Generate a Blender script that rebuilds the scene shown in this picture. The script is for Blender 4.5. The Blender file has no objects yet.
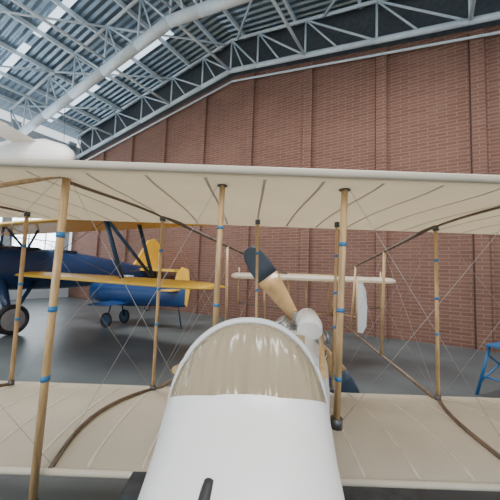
import bpy, bmesh, math, random
from mathutils import Vector, Matrix
random.seed(3)
sc=bpy.context.scene
# ---------------- materials
def mat(name,col,rough=.5,metal=0,noise=0,nscale=8,bump=0,coat=0,trans=0,emit=0):
    m=bpy.data.materials.new(name); m.use_nodes=True
    nt=m.node_tree; b=nt.nodes['Principled BSDF']
    b.inputs['Base Color'].default_value=(*col,1); b.inputs['Roughness'].default_value=rough
    b.inputs['Metallic'].default_value=metal; b.inputs['Coat Weight'].default_value=coat
    if emit:
        b.inputs['Emission Color'].default_value=(*col,1); b.inputs['Emission Strength'].default_value=emit
    tc=nt.nodes.new('ShaderNodeTexCoord'); n=nt.nodes.new('ShaderNodeTexNoise')
    n.inputs['Scale'].default_value=nscale; n.inputs['Detail'].default_value=5
    nt.links.new(tc.outputs['Object'],n.inputs['Vector'])
    if noise:
        r=nt.nodes.new('ShaderNodeValToRGB')
        r.color_ramp.elements[0].position=.3; r.color_ramp.elements[1].position=.7
        r.color_ramp.elements[0].color=(*[c*(1-noise) for c in col],1)
        r.color_ramp.elements[1].color=(*[min(1,c*(1+noise)) for c in col],1)
        nt.links.new(n.outputs['Fac'],r.inputs['Fac']); nt.links.new(r.outputs['Color'],b.inputs['Base Color'])
    if bump:
        bp=nt.nodes.new('ShaderNodeBump'); bp.inputs['Strength'].default_value=bump; bp.inputs['Distance'].default_value=.01
        nt.links.new(n.outputs['Fac'],bp.inputs['Height']); nt.links.new(bp.outputs['Normal'],b.inputs['Normal'])
    if trans:
        out=nt.nodes['Material Output']; mx=nt.nodes.new('ShaderNodeMixShader'); t=nt.nodes.new('ShaderNodeBsdfTransparent')
        mx.inputs[0].default_value=trans; nt.links.new(b.outputs[0],mx.inputs[1]); nt.links.new(t.outputs[0],mx.inputs[2]); nt.links.new(mx.outputs[0],out.inputs[0])
    return m
def stretch(m,vec):
    nt=m.node_tree; n=[x for x in nt.nodes if x.type=='TEX_NOISE'][0]; tc=[x for x in nt.nodes if x.type=='TEX_COORD'][0]
    mp=nt.nodes.new('ShaderNodeMapping'); mp.inputs['Scale'].default_value=vec
    nt.links.new(tc.outputs['Object'],mp.inputs[0]); nt.links.new(mp.outputs[0],n.inputs['Vector'])
    return m
def fabric_mat():
    m=mat('doped_linen',(.84,.77,.65),.45,noise=.08,nscale=2.2,bump=.1)
    nt=m.node_tree; b=nt.nodes['Principled BSDF']; out=nt.nodes['Material Output']
    tl=nt.nodes.new('ShaderNodeBsdfTranslucent'); tl.inputs[0].default_value=(.95,.87,.71,1)
    mx=nt.nodes.new('ShaderNodeMixShader'); mx.inputs[0].default_value=.45
    nt.links.new(b.outputs[0],mx.inputs[1]); nt.links.new(tl.outputs[0],mx.inputs[2]); nt.links.new(mx.outputs[0],out.inputs[0])
    return m
FAB=fabric_mat()
TAPE=mat('fabric_tape',(.64,.57,.45),.6,noise=.05)
WOOD=stretch(mat('varnished_spruce',(.55,.36,.17),.4,noise=.3,nscale=10,coat=.2),(4,4,.6))
DWOOD=mat('dark_wood',(.15,.105,.07),.5,noise=.3)
BLUE=mat('blue_band',(.04,.20,.42),.5,noise=.1)
WHITE=mat('white_gloss_paint',(.86,.86,.85),.4,noise=.02,nscale=4,coat=.15)
DARK=mat('black_rubber',(.02,.02,.022),.6,noise=.2)
SLATE=mat('dark_grey_tread',(.05,.055,.06),.6,noise=.3,nscale=20)
STEEL=mat('steel_wire',(.12,.12,.12),.4,metal=.6,noise=.1)
WIRE=mat('rigging_wire',(.40,.37,.34),.5,metal=.3,noise=.1)
METAL=mat('aluminium',(.55,.55,.55),.35,metal=.8,noise=.1)
NAVY=mat('navy_paint',(.012,.04,.115),.25,noise=.15,nscale=2,coat=.5)
MBLUE=mat('mid_blue_paint',(.012,.055,.19),.35,noise=.1,nscale=2,coat=.3)
NAVY2=mat('navy_strut',(.015,.05,.10),.4,noise=.1)
YEL=mat('yellow_paint',(.85,.50,.05),.4,noise=.08,nscale=3)
GLASS=mat('clear_windshield',(.6,.7,.75),.05,trans=.6)
GREY=mat('grey_metal_tube',(.60,.70,.76),.4,noise=.08)
TAN=mat('leather_tan',(.45,.34,.2),.5,noise=.2)
# ---------------- builder
class B:
    def __init__(s): s.bm=bmesh.new(); s.mats=[]
    def mi(s,m):
        if m not in s.mats: s.mats.append(m)
        return s.mats.index(m)
    def loft(s,rings,m,cap=True,closed=True,smooth=True):
        i=s.mi(m); R=[[s.bm.verts.new(p) for p in r] for r in rings]; n=len(R[0]); fs=[]
        for a,b in zip(R[:-1],R[1:]):
            for k in range(n if closed else n-1):
                fs.append(s.bm.faces.new((a[k],a[(k+1)%n],b[(k+1)%n],b[k])))
        if cap and closed:
            for r in (R[0],R[-1]):
                try:
                    f=s.bm.faces.new(r); f.material_index=i
                except: pass
        for f in fs: f.material_index=i; f.smooth=smooth
        return fs
    def tube(s,p1,p2,r,m,seg=10,r2=None,flat=1,ax=None):
        s.path([p1,p2],r,m,seg,r2,flat,ax)
    def path(s,pts,r,m,seg=10,r2=None,flat=1,ax=None):
        pts=[Vector(p) for p in pts]; rings=[]
        N=len(pts)
        for k,p in enumerate(pts):
            d=(pts[min(k+1,N-1)]-pts[max(k-1,0)]).normalized()
            u=Vector(ax) if ax else (Vector((0,0,1)) if abs(d.z)<.9 else Vector((0,1,0)))
            a=(u-d*u.dot(d)).normalized(); b=d.cross(a)
            rr=r if r2 is None else r+(r2-r)*k/(N-1)
            rings.append([p+a*math.cos(t)*rr*flat+b*math.sin(t)*rr for t in [2*math.pi*q/seg for q in range(seg)]])
        s.loft(rings,m)
    def box(s,c,sz,m,rz=0,mtx=None):
        i=s.mi(m); M=Matrix.Translation(c)@Matrix.Rotation(rz,4,'Z')
        if mtx: M=Matrix.Translation(c)@mtx
        vs=[s.bm.verts.new(M@Vector((x*sz[0]/2,y*sz[1]/2,z*sz[2]/2))) for x in(-1,1) for y in(-1,1) for z in(-1,1)]
        for q in((0,1,3,2),(4,6,7,5),(0,4,5,1),(2,3,7,6),(0,2,6,4),(1,5,7,3)):
            s.bm.faces.new([vs[k] for k in q]).material_index=i
    def wheel(s,c,axis,r,w,m,mh,seg=28):
        a=Vector(axis).normalized(); u=a.orthogonal().normalized(); v=a.cross(u); c=Vector(c)
        prof=[(-.3,.0),(-.35,.25),(-.3,.72),(-.5,.78),(-.5,.92),(-.25,1),(.25,1),(.5,.92),(.5,.78),(.3,.72),(.35,.25),(.3,.0)]
        def ring(h,q): return [c+a*h*w+(u*math.cos(t)+v*math.sin(t))*max(q*r,.002) for t in [2*math.pi*k/seg for k in range(seg)]]
        s.loft([ring(*p) for p in prof[:3]],mh,cap=False)
        s.loft([ring(*p) for p in prof[2:10]],m,cap=False)
        s.loft([ring(*p) for p in prof[9:]],mh,cap=False)
    def build(s,name,loc=(0,0,0),rz=0,bevel=0):
        bmesh.ops.recalc_face_normals(s.bm,faces=s.bm.faces)
        me=bpy.data.meshes.new(name); s.bm.to_mesh(me); s.bm.free()
        for m in s.mats: me.materials.append(m)
        o=bpy.data.objects.new(name,me); sc.collection.objects.link(o); o.location=loc; o.rotation_euler=(0,0,rz)
        return o
def af(x,t,camber):
    yt=5*t*(.2969*math.sqrt(x)-.126*x-.3516*x*x+.2843*x**3-.1015*x**4)
    yc=camber*4*x*(1-x); return yc+yt,yc-yt
def airfoil(chord,t=.07,camber=.05,n=14):
    up=[];lo=[]
    for k in range(n+1):
        x=(1-math.cos(math.pi*k/n))/2
        a,c=af(x,t,camber)
        up.append((x*chord,a*chord)); lo.append((x*chord,c*chord))
    return up+lo[::-1][1:-1]
def wing(b,x0,x1,yle,z,chord,m,camber=.045,t=.06,rib=.3,mapf=None,sag=.006,tip=.5,dih=0,xc=0):
    prof=airfoil(chord,t,camber); rings=[]
    n=int((x1-x0)/rib); 
    xs=[x0+(x1-x0)*k/(n*4) for k in range(n*4+1)]
    for k,x in enumerate(xs):
        e=min(x-x0,x1-x); sc_=1 if e>=tip else (.45+.55*math.sqrt(max(0,1-(1-e/tip)**2)))
        sg=sag*math.sin(math.pi*(k%4)/4)
        ring=[]
        for (cy,cz) in prof:
            f=math.sin(math.pi*min(1,cy/chord))
            yy=yle+chord*(1-sc_)*.5+cy*sc_; zz=z+cz*sc_-(sg*f if cz>(camber*4*(cy/chord)*(1-cy/chord))*chord else -sg*f)
            zz+=abs(x-xc)*dih
            p=(x,yy,zz); ring.append(mapf(p) if mapf else p)
        rings.append(ring)
    b.loft(rings,m)
CZ=1.7
# =============== pusher biplane ===============
def XC(d):
    if d<=1.25: return .004+.025*(d-.85)
    return .014+.28*(d-1.25)
b=B()
ZU,ZL=2.175,.64
YU,CU=1.38,1.60; YL,CL=1.62,1.23
wing(b,-4.0,4.7,YU,ZU,CU,FAB,camber=.03,t=.055,rib=.29,sag=.010)
wing(b,-4.0,4.7,YL,ZL,CL,FAB,camber=.03,t=.055,rib=.29,sag=.008)
b.tube((-3.8,YU+.01,ZU+.012),(4.5,YU+.01,ZU+.012),.021,TAPE)
b.tube((-3.8,YL+.01,ZL+.010),(4.5,YL+.01,ZL+.010),.018,TAPE)
def topz(y): return ZL+CL*af(min(1,max(0,(y-YL)/CL)),.055,.03)[0]
def undz(y): return ZU+CU*af(min(1,max(0,(y-YU)/CU)),.055,.03)[1]
x=-3.71
while x<4.5:
    b.path([(x,YL+CL*f,topz(YL+CL*f)+.0005) for f in(.03,.1,.2,.35,.5,.65,.8,.97)],.011,TAPE,6,flat=.12,ax=(0,0,1))
    b.path([(x,YU+CU*f,undz(YU+CU*f)-.0005) for f in(.03,.1,.2,.35,.5,.65,.8,.97)],.009,TAPE,6,flat=.12,ax=(0,0,1))
    x+=.29
def strut(p1,p2,r=.026,bands=(.2,.42,.62)):
    b.path([p1,p2],r,WOOD,12,flat=.62,ax=(1,0,0))
    p1=Vector(p1);p2=Vector(p2)
    for f in bands:
        a=p1.lerp(p2,f); c=p1.lerp(p2,f+.016); b.path([a,c],r*1.1,BLUE,12,flat=.66,ax=(1,0,0))
    for e,o in((p1,-1),(p2,1)):
        b.tube(e,e+(p1-p2).normalized()*o*.05,r*1.15,STEEL)
zt=ZU+.03
F=1.557; R=2.69
zbF=topz(1.68)-.01; zbR=topz(R)-.01; zuR=undz(R)+.01
front=[-2.45,-.99,1.5,2.9]; rear=[-2.03,-.80,1.675,2.9]
for x in front:
    strut((x+.02,F-.02,zt+.02),(x-.035,F+.01,.50))
for x in rear: strut((x,R,zuR),(x,R,zbR),.022)
strut((-.157,F,zt),(-.165,F,1.32),.024,(.3,.75)); strut((.491,F,zt),(.46,F,.95),.026,(.26,.53,.8))
strut((.06,R,zuR),(.09,R,.7),.020); strut((.78,R,zuR),(.76,R,.7),.020)
for xa,xb in zip(front,rear):
    fs=[k/10 for k in range(11)]; F2=1.63
    b.path([(xa+(xb-xa)*f-.10*math.sin(math.pi*f),F2+(R-F2)*f,topz(F2+(R-F2)*f)+.008) for f in fs],.014,DWOOD)
    b.path([(xa+(xb-xa)*f,F+(R-F)*f,undz(F+(R-F)*f)-.004) for f in fs],.010,DWOOD)
b.path([(-.98,1.51,2.17),(-1.4,1.62,2.13),(-1.9,1.72,2.10)],.013,WOOD)
def wire(p,q): b.tube(p,q,.0012,WIRE,5)
zb=zbF
for xs_,d,d2,u,l in((front,F,1.66,zt,zbF),(rear,R,R,zuR,zbR)):
    for i in(0,2):
        wire((xs_[i],d,u),(xs_[i+1],d2,l)); wire((xs_[i+1],d,u),(xs_[i],d2,l))
wire((-.99,F,zt),(-.2,F,.9)); wire((-.99,1.66,zb),(-.157,F,zt)); wire((-.8,R,zbR),(.06,R,zuR)); wire((-.8,R,zuR),(.09,R,.75))
wire((1.5,1.66,zb),(.49,F,zt)); wire((1.675,R,zbR),(.78,R,zuR)); wire((1.675,R,zuR),(.78,R,.75)); wire((1.5,F,zt),(.46,F,.95))
def nac_mat():
    m=bpy.data.materials.new('nacelle_and_windscreen'); m.use_nodes=True; nt=m.node_tree; N=nt.nodes; L=nt.links
    p=N['Principled BSDF']; p.inputs['Base Color'].default_value=(.88,.87,.86,1); p.inputs['Roughness'].default_value=.42; p.inputs['Coat Weight'].default_value=.12
    g=N.new('ShaderNodeBsdfPrincipled'); g.inputs['Base Color'].default_value=(.52,.41,.26,1); g.inputs['Roughness'].default_value=.2; g.inputs['Coat Weight'].default_value=.6
    t=N.new('ShaderNodeBsdfTransparent'); t.inputs[0].default_value=(.94,.88,.76,1); mt=N.new('ShaderNodeMixShader'); mt.inputs[0].default_value=.5
    L.new(g.outputs[0],mt.inputs[1]); L.new(t.outputs[0],mt.inputs[2])
    tc=N.new('ShaderNodeTexCoord'); sp=N.new('ShaderNodeSeparateXYZ'); L.new(tc.outputs['Object'],sp.inputs[0])
    mp=N.new('ShaderNodeMapping'); mp.inputs['Scale'].default_value=(22,3,3); no=N.new('ShaderNodeTexNoise'); no.inputs['Scale'].default_value=1; no.inputs['Detail'].default_value=1
    L.new(tc.outputs['Object'],mp.inputs[0]); L.new(mp.outputs[0],no.inputs['Vector']); bp=N.new('ShaderNodeBump'); bp.inputs['Strength'].default_value=1; bp.inputs['Distance'].default_value=.04
    L.new(no.outputs['Fac'],bp.inputs['Height']); L.new(bp.outputs['Normal'],g.inputs['Normal']); L.new(bp.outputs['Normal'],g.inputs['Coat Normal'])
    a=N.new('ShaderNodeMath'); a.operation='MULTIPLY_ADD'; L.new(sp.outputs['Y'],a.inputs[0]); a.inputs[1].default_value=.50; L.new(sp.outputs['Z'],a.inputs[2])
    gt=N.new('ShaderNodeMath'); gt.operation='GREATER_THAN'; L.new(a.outputs[0],gt.inputs[0]); gt.inputs[1].default_value=1.325+.50*.95
    lt=N.new('ShaderNodeMath'); lt.operation='LESS_THAN'; L.new(sp.outputs['Y'],lt.inputs[0]); lt.inputs[1].default_value=1.235
    g2=N.new('ShaderNodeMath'); g2.operation='GREATER_THAN'; L.new(sp.outputs['Y'],g2.inputs[0]); g2.inputs[1].default_value=.955
    m1=N.new('ShaderNodeMath'); m1.operation='MULTIPLY'; L.new(gt.outputs[0],m1.inputs[0]); L.new(lt.outputs[0],m1.inputs[1])
    m2=N.new('ShaderNodeMath'); m2.operation='MULTIPLY'; L.new(m1.outputs[0],m2.inputs[0]); L.new(g2.outputs[0],m2.inputs[1])
    mx=N.new('ShaderNodeMixShader'); L.new(m2.outputs[0],mx.inputs[0]); L.new(p.outputs[0],mx.inputs[1]); L.new(mt.outputs[0],mx.inputs[2])
    L.new(mx.outputs[0],N['Material Output'].inputs[0]); return m
NAC=nac_mat()
def ring(d,hw,z1,z0,e=2.5,n=64):
    cx=XC(d); cz=(z1+z0)/2; hh=(z1-z0)/2; out=[]
    for k in range(n):
        t=2*math.pi*k/n; c,s_=math.cos(t),math.sin(t)
        out.append((cx+hw*math.copysign(abs(c)**(2/e),c),d,cz+hh*math.copysign(abs(s_)**(2/e),s_)))
    return out
secs=[(.30,.02,1.02,.98,2),(.31,.09,1.09,.91,2),(.35,.16,1.17,.82,2.1),(.42,.205,1.225,.77,2.2),(.52,.238,1.262,.72,2.3),(.65,.258,1.29,.69,2.5),(.8,.272,1.312,.66,2.7),(.95,.290,1.325,.64,2.8)]
for k in range(1,9):
    f=k/8; secs.append((.95+.3*f,.290+.026*f,1.325+.180*math.sin(f*math.pi/2),.64,2.8-.65*f))
b.loft([ring(*s_) for s_ in secs],NAC)
rr=ring(1.25,.318,1.508,.64,2.15); top=[rr[k] for k in range(0,33)]
b.path(top,.014,WHITE,8)
b.loft([ring(*s_) for s_ in[(1.62,.325,1.36,.64,2.2),(1.75,.325,1.36,.64,2.2),(2.2,.31,1.30,.66,2.2),(2.5,.26,1.25,.75,2.2),(2.6,.1,1.15,.9,2)]],WHITE)
half=[(lambda r_: r_[30:]+r_[:3])(ring(d,.325,1.3,.64,2.2)) for d in(1.25,1.4,1.62)]
b.loft(half,TAN,closed=False)
b.box((XC(1.52),1.55,1.15),(.4,.06,.5),TAN,-.22); b.box((XC(1.42),1.42,.92),(.4,.3,.08),TAN,-.22)
for sx in(-.3,.3): b.tube((XC(1.25)+sx,1.25,1.30),(XC(2.5)+sx*.8,2.5,1.24),.016,WOOD)
b.path([(-.078,.50,1.247),(-.073,.56,1.262),(-.068,.620,1.275),(-.066,.638,1.279)],.015,DARK,12,r2=.011)
ec=Vector((.47,2.76,1.10))
b.path([ec-Vector((0,.1,0)),ec+Vector((0,.12,0))],.13,METAL,20)
for k in range(9):
    t=2*math.pi*k/9+.2; dv=Vector((math.cos(t),0,math.sin(t)))
    b.tube(ec+dv*.1,ec+dv*.27,.05,METAL,12)
    for j in range(5): b.tube(ec+dv*(.13+.03*j),ec+dv*(.14+.03*j),.062,METAL,12)
b.path([(.45,2.2,1.30),(.46,2.24,1.33),(.5,2.55,1.34),(.5,2.6,1.31)],.09,WHITE,16)
PW=stretch(mat('laminated_prop_wood',(.58,.37,.17),.3,noise=.3,nscale=6,coat=.5),(1,1,1))
PTIP=mat('prop_tip_paint',(.05,.075,.115),.4,noise=.1)
hub=Vector((.53,3.02,1.21)); dirv=Vector((-.52,0,.70)).normalized()
def blade(dv,L=.93):
    side=Vector((dv.z,0,-dv.x)); 
    prof=[(.0,.05,.05),(.12,.06,.04),(.3,.10,.028),(.5,.125,.02),(.62,.13,.017),(.75,.125,.013),(.87,.108,.01),(.95,.085,.008),(.99,.055,.006),(1.0,.02,.004)]
    def rg(f,w,t):
        tw=math.radians(50-40*f); ch=side*math.cos(tw)+Vector((0,1,0))*math.sin(tw); th=dv.cross(ch)
        return [hub+dv*f*L+ch*w*math.cos(q)+th*t*math.sin(q) for q in [2*math.pi*k/14 for k in range(14)]]
    b.loft([rg(*p) for p in prof[:5]],PW); 
    b.loft([rg(*p) for p in prof[4:]],PTIP)
blade(dirv); blade(-dirv)
b.tube(hub-Vector((0,.09,0)),hub+Vector((0,.08,0)),.09,METAL,20)
b.tube((.47,2.6,1.1),hub,.04,METAL)
ty=6.0
ends=[(.75,ty,1.72),(1.75,ty,1.72),(.85,ty,.95),(1.65,ty,.95)]
st=[(-.8,R,zuR),(1.675,R,zuR),(-.8,R,zbR),(1.675,R,zbR)]
for s_,e in zip(st,ends): b.tube(s_,e,.018,DWOOD,10,r2=.014)
for i in(0,1):
    for f in(.33,.66,1.0):
        p=Vector(st[i]).lerp(Vector(ends[i]),f); q=Vector(st[i+2]).lerp(Vector(ends[i+2]),f)
        b.path([p,q],.017,WOOD,10)
    for f,g in((0,.33),(.33,0),(.33,.66),(.66,.33),(.66,1),(1,.66)):
        wire(Vector(st[i]).lerp(Vector(ends[i]),f),Vector(st[i+2]).lerp(Vector(ends[i+2]),g))
wing(b,-.34,2.72,5.4,1.65,1.15,FAB,camber=.01,t=.10,rib=.3,tip=.12)
for x in(-.2,2.6): b.path([(x,5.95,1.82),(x,5.95,1.1)],.016,WOOD)
for x in(1.15,1.6): b.path([(x,6.05,1.7),(x,6.05,.95)],.014,WOOD)
b.tube((-.2,5.95,1.12),(.85,ty,1.0),.008,STEEL); b.tube((2.6,5.95,1.12),(1.65,ty,1.0),.008,STEEL)
rud=[(0,0,.0),(.30,0,-.03),(.52,0,.08),(.58,0,.4),(.5,0,.72),(.3,0,.86),(0,0,.86)]
RM=Matrix.Translation((1.92,5.35,.74))@Matrix.Rotation(math.radians(40),4,'Z')
b.loft([[RM@Vector((x*.55,o,z)) for x,_,z in rud] for o in(-.02,.02)],WHITE,smooth=False)
b.tube((1.92,5.35,.65),(1.92,5.35,1.7),.016,WOOD); b.tube((1.65,ty,1.0),(1.92,5.35,1.0),.012,WOOD)
b.tube((1.2,ty,.97),(1.25,ty+.2,0.01),.02,DWOOD)
b.tube((.85,ty,.95),(1.65,ty,.95),.014,WOOD); b.tube((.75,ty,1.72),(1.75,ty,1.72),.014,WOOD)
for sx in(-1,1):
    c=XC(1.9)+sx*.75
    b.wheel((c,2.15,.28),(1,-.22,0),.28,.09,DARK,FAB)
    b.tube((XC(1.7)+sx*.3,1.75,.7),(c-.12*sx,2.15,.3),.022,WOOD); b.tube((XC(2.3)+sx*.3,2.5,.72),(c-.12*sx,2.15,.3),.022,WOOD)
b.tube((XC(1.9)-.8,2.15+.17,.28),(XC(1.9)+.8,2.15-.17,.28),.02,STEEL)
b.build('pusher_biplane')
# =============== blue yellow biplane (local: +x nose, +y left wing)
b=B()
def fr(x,hw,zc,hh,e=2.3,n=28):
    o=[]
    for k in range(n):
        t=2*math.pi*k/n;c,s_=math.cos(t),math.sin(t)
        o.append((x,hw*math.copysign(abs(c)**(2/e),c),zc+hh*math.copysign(abs(s_)**(2/e),s_)))
    return o
b.loft([fr(*q) for q in[(2.0,.28,1.62,.32),(1.75,.46,1.62,.48),(1.3,.50,1.62,.55),(.6,.50,1.62,.60),(-.4,.5,1.62,.60),(-1.2,.46,1.62,.58),(-2.2,.38,1.60,.5),(-3.4,.26,1.54,.42),(-4.5,.14,1.48,.36),(-5.0,.06,1.45,.30)]],NAVY)
for x in(.15,-.95):
    b.path([(x+.38*math.cos(t),.27*math.sin(t),2.2) for t in [2*math.pi*k/20 for k in range(21)]],.03,DARK)
    b.loft([[(x+.3*math.cos(t),.2*math.sin(t),z) for t in [2*math.pi*k/16 for k in range(16)]] for z in(2.18,2.225)],DARK)
    b.loft([[(x+.42,-.26,2.2),(x+.50,0,2.2),(x+.42,.26,2.2)],[(x+.3,-.2,2.46),(x+.36,0,2.50),(x+.3,.2,2.46)]],GLASS,closed=False)
for k in range(7):
    t=2*math.pi*k/7; dv=Vector((0,math.cos(t),math.sin(t))); c=Vector((2.05,0,1.62))
    b.tube(c+dv*.2,c+dv*.55,.085,STEEL,12)
    for j in range(6): b.tube(c+dv*(.28+.045*j),c+dv*(.295+.045*j),.11,STEEL,12)
b.tube((2.0,0,1.62),(2.35,0,1.62),.2,METAL,16,r2=.08)
for sgn in(-1,1): b.loft([[(2.38+.02*math.cos(q), sgn*f*.35+w*math.cos(q),1.62+sgn*f*1.2+w*.3*math.sin(q)) for q in[2*math.pi*k/10 for k in range(10)]] for f,w in((0,.06),(.4,.1),(.8,.1),(1,.04))],METAL)
sw=lambda p:(-p[1],p[0],p[2])
wing(b,.4,6.45,-.75,1.46,1.35,YEL,mapf=sw,tip=.8,dih=-.008,t=.09)
wing(b,-6.1,-.4,-.75,1.46,1.35,YEL,mapf=sw,tip=.8,dih=.0,t=.09)
wing(b,-6.1,6.9,-1.25,2.66,1.5,YEL,mapf=sw,tip=.6,t=.09)
for sy in(-1,1):
    y=sy*4.4
    for a,c in(((1.0,y,2.7),(.5,y,1.52)),((.15,y,2.7),(-.35,y,1.52)),((1.0,y,2.7),(-.35,y,1.52))): b.path([a,c],.05,NAVY2,10,flat=.6)
    for a,c in(((1.0,sy*.7,2.7),(.9,sy*.4,2.1)),((.2,sy*.7,2.7),(.3,sy*.4,2.1)),((1.0,sy*.7,2.7),(.3,sy*.4,2.1))): b.path([a,c],.03,NAVY2,10)
    b.tube((.9,sy*.7,2.68),(.5,sy*4.4,1.5),.006,STEEL,5); b.tube((.3,sy*.45,1.5),(.9,sy*4.4,2.68),.006,STEEL,5)
    b.wheel((.75,sy*.95,.37),(0,1,0),.37,.2,DARK,METAL)
    b.path([(.8,sy*.35,1.3),(.75,sy*.82,.4)],.13,NAVY,12,r2=.07); b.path([(.0,sy*.4,1.3),(.7,sy*.8,.45)],.05,NAVY)
stab=[(-3.9,0),(-4.1,.9),(-4.4,1.5),(-4.8,1.6),(-5.15,1.35),(-5.2,.2),(-5.2,-.2),(-5.15,-1.35),(-4.8,-1.6),(-4.4,-1.5),(-4.1,-.9)]
b.loft([[(x,y,1.72+o) for x,y in stab] for o in(-.05,.05)],YEL,smooth=False)
fin=[(-3.7,1.8),(-4.15,2.5),(-4.45,2.95),(-4.8,3.05),(-5.15,2.8),(-5.3,2.2),(-5.3,1.2),(-5.0,1.1)]
b.loft([[(x,o,z) for x,z in fin] for o in(-.04,.04)],YEL,smooth=False)
b.path([(-4.2,0,1.4),(-4.5,0,.9),(-4.6,0,.15)],.12,NAVY,r2=.04); b.wheel((-4.6,0,.13),(0,1,0),.13,.08,DARK,METAL)
b.build('biplane',(-6.3,8.6,0),math.atan2(-.893,-.45))
# =============== small monoplane parked behind: low blue fuselage, yellow fin
b=B()
b.loft([fr(*q) for q in[(1.9,.12,1.15,.12),(1.7,.33,1.15,.35),(1.0,.38,1.15,.45),(0,.36,1.15,.45),(-1.0,.28,1.15,.40),(-2.0,.18,1.12,.36),(-2.5,.06,1.10,.32)]],MBLUE)
wing(b,-1.6,1.6,-.9,.82,1.0,MBLUE,mapf=sw,tip=.5)
b.loft([[(x,o,z) for x,z in[(-1.9,1.3),(-2.1,1.95),(-2.3,2.15),(-2.6,2.05),(-2.7,1.4),(-2.6,.8)]] for o in(-.03,.03)],YEL,smooth=False)
b.loft([[(x,y,1.35+o) for x,y in[(-1.8,-.8),(-1.8,.8),(-2.3,.8),(-2.3,-.8)]] for o in(-.02,.02)],YEL,smooth=False)
for sy in(-1,1):
    b.wheel((.6,sy*.6,.25),(0,1,0),.25,.1,DARK,NAVY2); b.tube((.6,sy*.3,.9),(.6,sy*.55,.27),.03,NAVY2)
b.tube((-2.2,0,.9),(-2.4,0,.05),.03,NAVY2)
b.loft([[(x+.2,y,1.58) for x,y in((.3,-.2),(.3,.2),(-.3,.2),(-.3,-.2))],[(x*.5+.1,y*.6,1.8) for x,y in((.3,-.2),(.3,.2),(-.3,.2),(-.3,-.2))]],GLASS)
o=b.build('monoplane',(-3.6,9.2,0),math.radians(168)); o.scale=(.72,.72,.85)
# =============== hangar
RZ=math.atan2(-.514,.858)
WQ=9.6; SR=6.74
def zr(s): return 9.75-(.16*(s-SR) if s>SR else .155*(SR-s))
def brick():
    m=bpy.data.materials.new('red_brick'); m.use_nodes=True; nt=m.node_tree;N=nt.nodes;L=nt.links;p=N['Principled BSDF'];p.inputs['Roughness'].default_value=.9
    tc=N.new('ShaderNodeTexCoord'); sp=N.new('ShaderNodeSeparateXYZ'); cb=N.new('ShaderNodeCombineXYZ')
    L.new(tc.outputs['Object'],sp.inputs[0]); L.new(sp.outputs['X'],cb.inputs['X']); L.new(sp.outputs['Z'],cb.inputs['Y'])
    br=N.new('ShaderNodeTexBrick'); L.new(cb.outputs[0],br.inputs['Vector'])
    br.inputs['Color1'].default_value=(.185,.085,.060,1); br.inputs['Color2'].default_value=(.225,.110,.078,1); br.inputs['Mortar'].default_value=(.30,.195,.15,1)
    br.inputs['Scale'].default_value=1; br.inputs['Brick Width'].default_value=.46; br.inputs['Row Height'].default_value=.10; br.inputs['Mortar Size'].default_value=.010
    n=N.new('ShaderNodeTexNoise'); n.inputs['Scale'].default_value=.7; L.new(tc.outputs['Object'],n.inputs['Vector'])
    mx=N.new('ShaderNodeMix'); mx.data_type='RGBA'; mx.blend_type='MULTIPLY'; mx.inputs[0].default_value=.3
    L.new(br.outputs['Color'],mx.inputs[6]); L.new(n.outputs['Fac'],mx.inputs[7]); 
    L.new(mx.outputs[2],p.inputs['Base Color'])
    bp=N.new('ShaderNodeBump'); bp.inputs['Strength'].default_value=.5; bp.inputs['Distance'].default_value=.02; bp.invert=True
    L.new(br.outputs['Fac'],bp.inputs['Height']); L.new(bp.outputs['Normal'],p.inputs['Normal']); return m
BR=brick()
DCLAD=mat('dark_cladding',(.07,.08,.09),.6,noise=.2)
JOINT=mat('joint_shadow_gap',(.06,.035,.03),.9,noise=.1)
b=B()
s0,s1=-9,17.9
def prism(poly,y0,y1,m):
    b.loft([[(x,y,z) for x,z in poly] for y in(y0,y1)],m,smooth=False)
prism([(-s1,0),(-s0,0),(-s0,zr(s0)),(-SR,zr(SR)),(-s1,zr(s1))],WQ,WQ+.3,BR)
prism([(-s1,zr(s1)),(-SR,zr(SR)),(-s0,zr(s0)),(-s0,zr(s0)+1.6),(-SR,zr(SR)+1.6),(-s1,zr(s1)+1.6)],WQ+.05,WQ+.25,DCLAD)
sp0=-(5.9*.858)+7.6*.514
for n in range(-4,8):
    s=sp0+2.36*n
    if s>17.5: continue
    h=zr(s)-.1
    b.box((-s,WQ-.05,h/2),(.30,.12,h),BR); b.box((-s-.165,WQ-.002,h/2),(.035,.012,h),JOINT)
b.build('wall_back',rz=RZ)
PANEL=mat('pale_cladding',(.55,.60,.64),.6,noise=.06)
SKYG=mat('window_daylight',(.85,.93,1),.3,emit=6)
b=B(); X=-17.9
b.box((X,.8,.9),(.2,17.6,1.8),PANEL); b.box((X,.8,4.9),(.2,17.6,1.0),PANEL); b.box((X,.8,8.0),(.2,17.6,1.6),PANEL)
for a in(9.2,6.4,4.0,1.6,-.8,-3.2,-5.6,-7.8): b.box((X,a,5),(.2,.4,8),PANEL)
b.build('wall_left',rz=RZ)
k=1
for a,c in((9.0,6.6),(6.2,4.2),(3.8,1.8),(1.4,-.6),(-1,-3),(-3.4,-5.4)):
    for z0,z1 in((1.8,4.4),(5.4,7.2)):
        b=B(); b.box((X-.02,(a+c)/2,(z0+z1)/2),(.02,abs(a-c),z1-z0),SKYG)
        for f in(.33,.66): b.box((X+.02,a+(c-a)*f,(z0+z1)/2),(.05,.05,z1-z0),GREY)
        b.box((X+.02,(a+c)/2,(z0+z1)/2),(.05,abs(a-c),.05),GREY)
        b.build('window_%d'%k,rz=RZ); k+=1
b=B(); b.box((-4,0,-.05),(28.5,22,.1),mat('sealed_concrete',(.105,.125,.132),.36,noise=.28,nscale=.8,bump=.05)); b.build('floor',rz=RZ)
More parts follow.
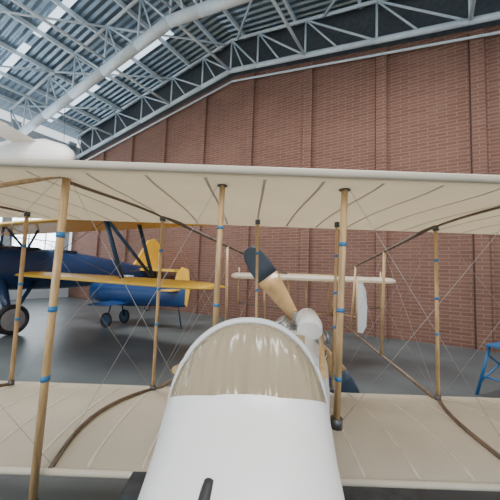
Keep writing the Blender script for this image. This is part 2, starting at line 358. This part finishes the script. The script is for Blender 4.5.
def deck():
    m=mat('corrugated_roof_sheet',(.24,.32,.39),.35,metal=.6); nt=m.node_tree;N=nt.nodes;L=nt.links
    w=N.new('ShaderNodeTexWave'); w.bands_direction='Y'; w.inputs['Scale'].default_value=1.3; w.inputs['Distortion'].default_value=.2
    tc=[x for x in N if x.type=='TEX_COORD'][0]; L.new(tc.outputs['Object'],w.inputs['Vector'])
    bp=N.new('ShaderNodeBump'); bp.inputs['Strength'].default_value=1; bp.inputs['Distance'].default_value=.08
    L.new(w.outputs['Fac'],bp.inputs['Height']); L.new(bp.outputs['Normal'],N['Principled BSDF'].inputs['Normal']); return m
DK=deck(); b=B()
RH=1.5
for sa,sb in((SR,18.2),(SR,-9)):
    pts=[(-sa,zr(sa)+RH),(-sb,zr(sb)+RH),(-sb,zr(sb)+RH+.1),(-sa,zr(sa)+RH+.1)]
    prism(pts,-8,WQ+.3,DK)
b.build('ceiling',rz=RZ)
SKL=mat('rooflight_sheet',(.72,.87,1),.4,emit=1.7)
b=B()
for q0,q1 in((4.7,4.95),(3.3,3.5),(1.4,1.75),(7.6,7.8),(-2.2,-1.7)):
    for sa,sb in((8.5,12.5),(13.2,17.5)):
        prism([(-sa,zr(sa)+RH-.04),(-sb,zr(sb)+RH-.04),(-sb,zr(sb)+RH-.02),(-sa,zr(sa)+RH-.02)],q0,q1,SKL)
b.build('skylight_strips',rz=RZ)
def truss(q,r,dz,name):
    global b
    b=B()
    stps=[s0+.2,-6,-3.5,-1,1.3,3.6,5.5,SR,8.2,10,12,14,16,17.6]
    lo=[Vector((-s,q,zr(s)+dz)) for s in stps]; up=[Vector((-s,q,zr(s)+RH-.2)) for s in stps]
    for i in range(len(stps)-1):
        b.tube(lo[i],lo[i+1],r,GREY,12); b.tube(up[i],up[i+1],.06,GREY,8)
        b.tube(lo[i],up[i+1],.035,GREY,8); b.tube(up[i],lo[i],.035,GREY,8); 
        b.tube((lo[i]+lo[i+1])/2,up[i+1],.03,GREY,8)
    b.build(name,rz=RZ)
truss(WQ-.35,.09,0,'roof_truss'); truss(6.0,.17,-.45,'roof_truss'); truss(2.2,.12,-.2,'roof_truss'); truss(-1.8,.12,-.2,'roof_truss')
b=B()
for s in[-7,-4.8,-2.6,-.4,1.8,4,6.2,7.4,9,10.6,12.2,13.8,15.4,17]:
    b.box((-s,.7,zr(s)+RH-.1),(.08,17.4,.16),GREY)
for q0,q1 in((9.25,6.0),(6,2.2),(2.2,-1.8)):
    for sa,sb in((7,10),(10,13.5),(13.5,17),(6.5,3),(3,-.5),(-.5,-4)):
        b.tube((-sa,q0,zr(sa)+RH-.25),(-sb,q1,zr(sb)+RH-.25),.04,GREY,8)
    for s in(10,14,3.6,-1): b.tube((-s,q0,zr(s)+.0),(-s,q1,zr(s)-.1),.05,GREY,8)
    b.tube((-SR,q0,zr(SR)+.0),(-SR,q1,zr(SR)-.3),.05,GREY,8)
b.build('roof_bracing',rz=RZ)
b=B()
for sa,sb in((SR,17.5),(SR,-8.5)): b.tube((-sa,WQ-.2,zr(sa)-.35),(-sb,WQ-.2,zr(sb)-.35),.035,GREY)
b.build('sprinkler_pipe',rz=RZ)
# =============== hanging white glider
b=B()
b.loft([fr(*q) for q in[(1.9,.02,0,.02),(1.85,.18,0,.2),(1.6,.36,.02,.38),(.9,.5,.05,.55),(-.4,.45,.05,.5),(-1.5,.28,.1,.3),(-3.2,.12,.2,.14),(-4.2,.05,.25,.08)]],WHITE)
wing(b,-4,4,-.8,.38,1.0,WHITE,mapf=sw,tip=.8)
b.loft([[(x,o,z) for x,z in[(-3.5,.2),(-3.9,1.2),(-4.3,1.2),(-4.3,.2)]] for o in(-.03,.03)],WHITE,smooth=False)
b.loft([[(x,y,.25+o) for x,y in[(-3.6,-1),(-3.6,1),(-4.2,1),(-4.2,-1)]] for o in(-.02,.02)],WHITE,smooth=False)
for y in(-2,2): b.tube((0,y,.3),(0,y*.8,4.5),.01,STEEL,5)
b.build('hanging_glider',(-8.3,10.6,5.65),math.radians(-5))
# =============== blue trestle
b=B(); BT=mat('blue_steel',(.02,.12,.30),.4,noise=.1)
for x in(-.5,.5):
    for sy in(-1,1): b.tube((x,sy*.3,0),(x,sy*.12,.9),.022,BT)
    b.tube((x,-.22,.35),(x,.22,.35),.018,BT)
for sy in(-1,1):
    b.tube((-.5,sy*.25,.25),(.5,sy*.15,.75),.015,BT); b.tube((.5,sy*.25,.25),(-.5,sy*.15,.75),.015,BT)
    b.tube((-.55,sy*.12,.9),(.55,sy*.12,.9),.022,BT)
b.box((0,0,.92),(1.15,.3,.03),BT)
o=b.build('steel_trestle',(4.08,4.65,0),.5); o.scale=(1,1,.84)
# =============== work stands beside nacelle
for x,y,w,h in((-.435,1.34,.10,.79),(.59,1.33,.31,.765)):
    b=B()
    b.box((0,0,h),(w,.14,.03),SLATE); b.box((0,0,h-.3),(w,.12,.03),SLATE)
    for sx in(-1,1):
        for sy in(-1,1): b.tube((sx*(w/2-.02),sy*.05,h),(sx*(w/2-.01),sy*.07,0),.012,SLATE)
    b.build('step_stand',(x,y,0))
# =============== light
w=bpy.data.worlds.new('w'); sc.world=w; w.use_nodes=True
w.node_tree.nodes['Background'].inputs[0].default_value=(.86,.93,1,1); w.node_tree.nodes['Background'].inputs[1].default_value=1.5
def area(loc,tgt,size,power,col=(1,.98,.95)):  # soft fill area lights added to brighten the scene, not hangar fixtures
    l=bpy.data.lights.new('soft_fill_light','AREA'); l.energy=power; l.shape='RECTANGLE'; l.size=size[0]; l.size_y=size[1]; l.color=col
    o=bpy.data.objects.new('soft_fill_light',l); sc.collection.objects.link(o); o.location=loc
    o.rotation_euler=(Vector(tgt)-Vector(loc)).to_track_quat('-Z','Y').to_euler()
area((2,3.5,8.2),(2,4.5,0),(4,2),600); area((-5,7,8),(-5,8,0),(4,2),560)
area((-1,-3.5,5),(0,2,1.3),(3,2),200)
# camera
cam=bpy.data.cameras.new('cam'); cam.lens=21.6; cam.sensor_width=36; cam.clip_start=.02
o=bpy.data.objects.new('cam',cam); sc.collection.objects.link(o)
o.matrix_world=Matrix.Translation((0,0,CZ))@Matrix.Rotation(math.radians(90+4.5),4,'X')@Matrix.Rotation(math.radians(2.0),4,'Z'); sc.camera=o
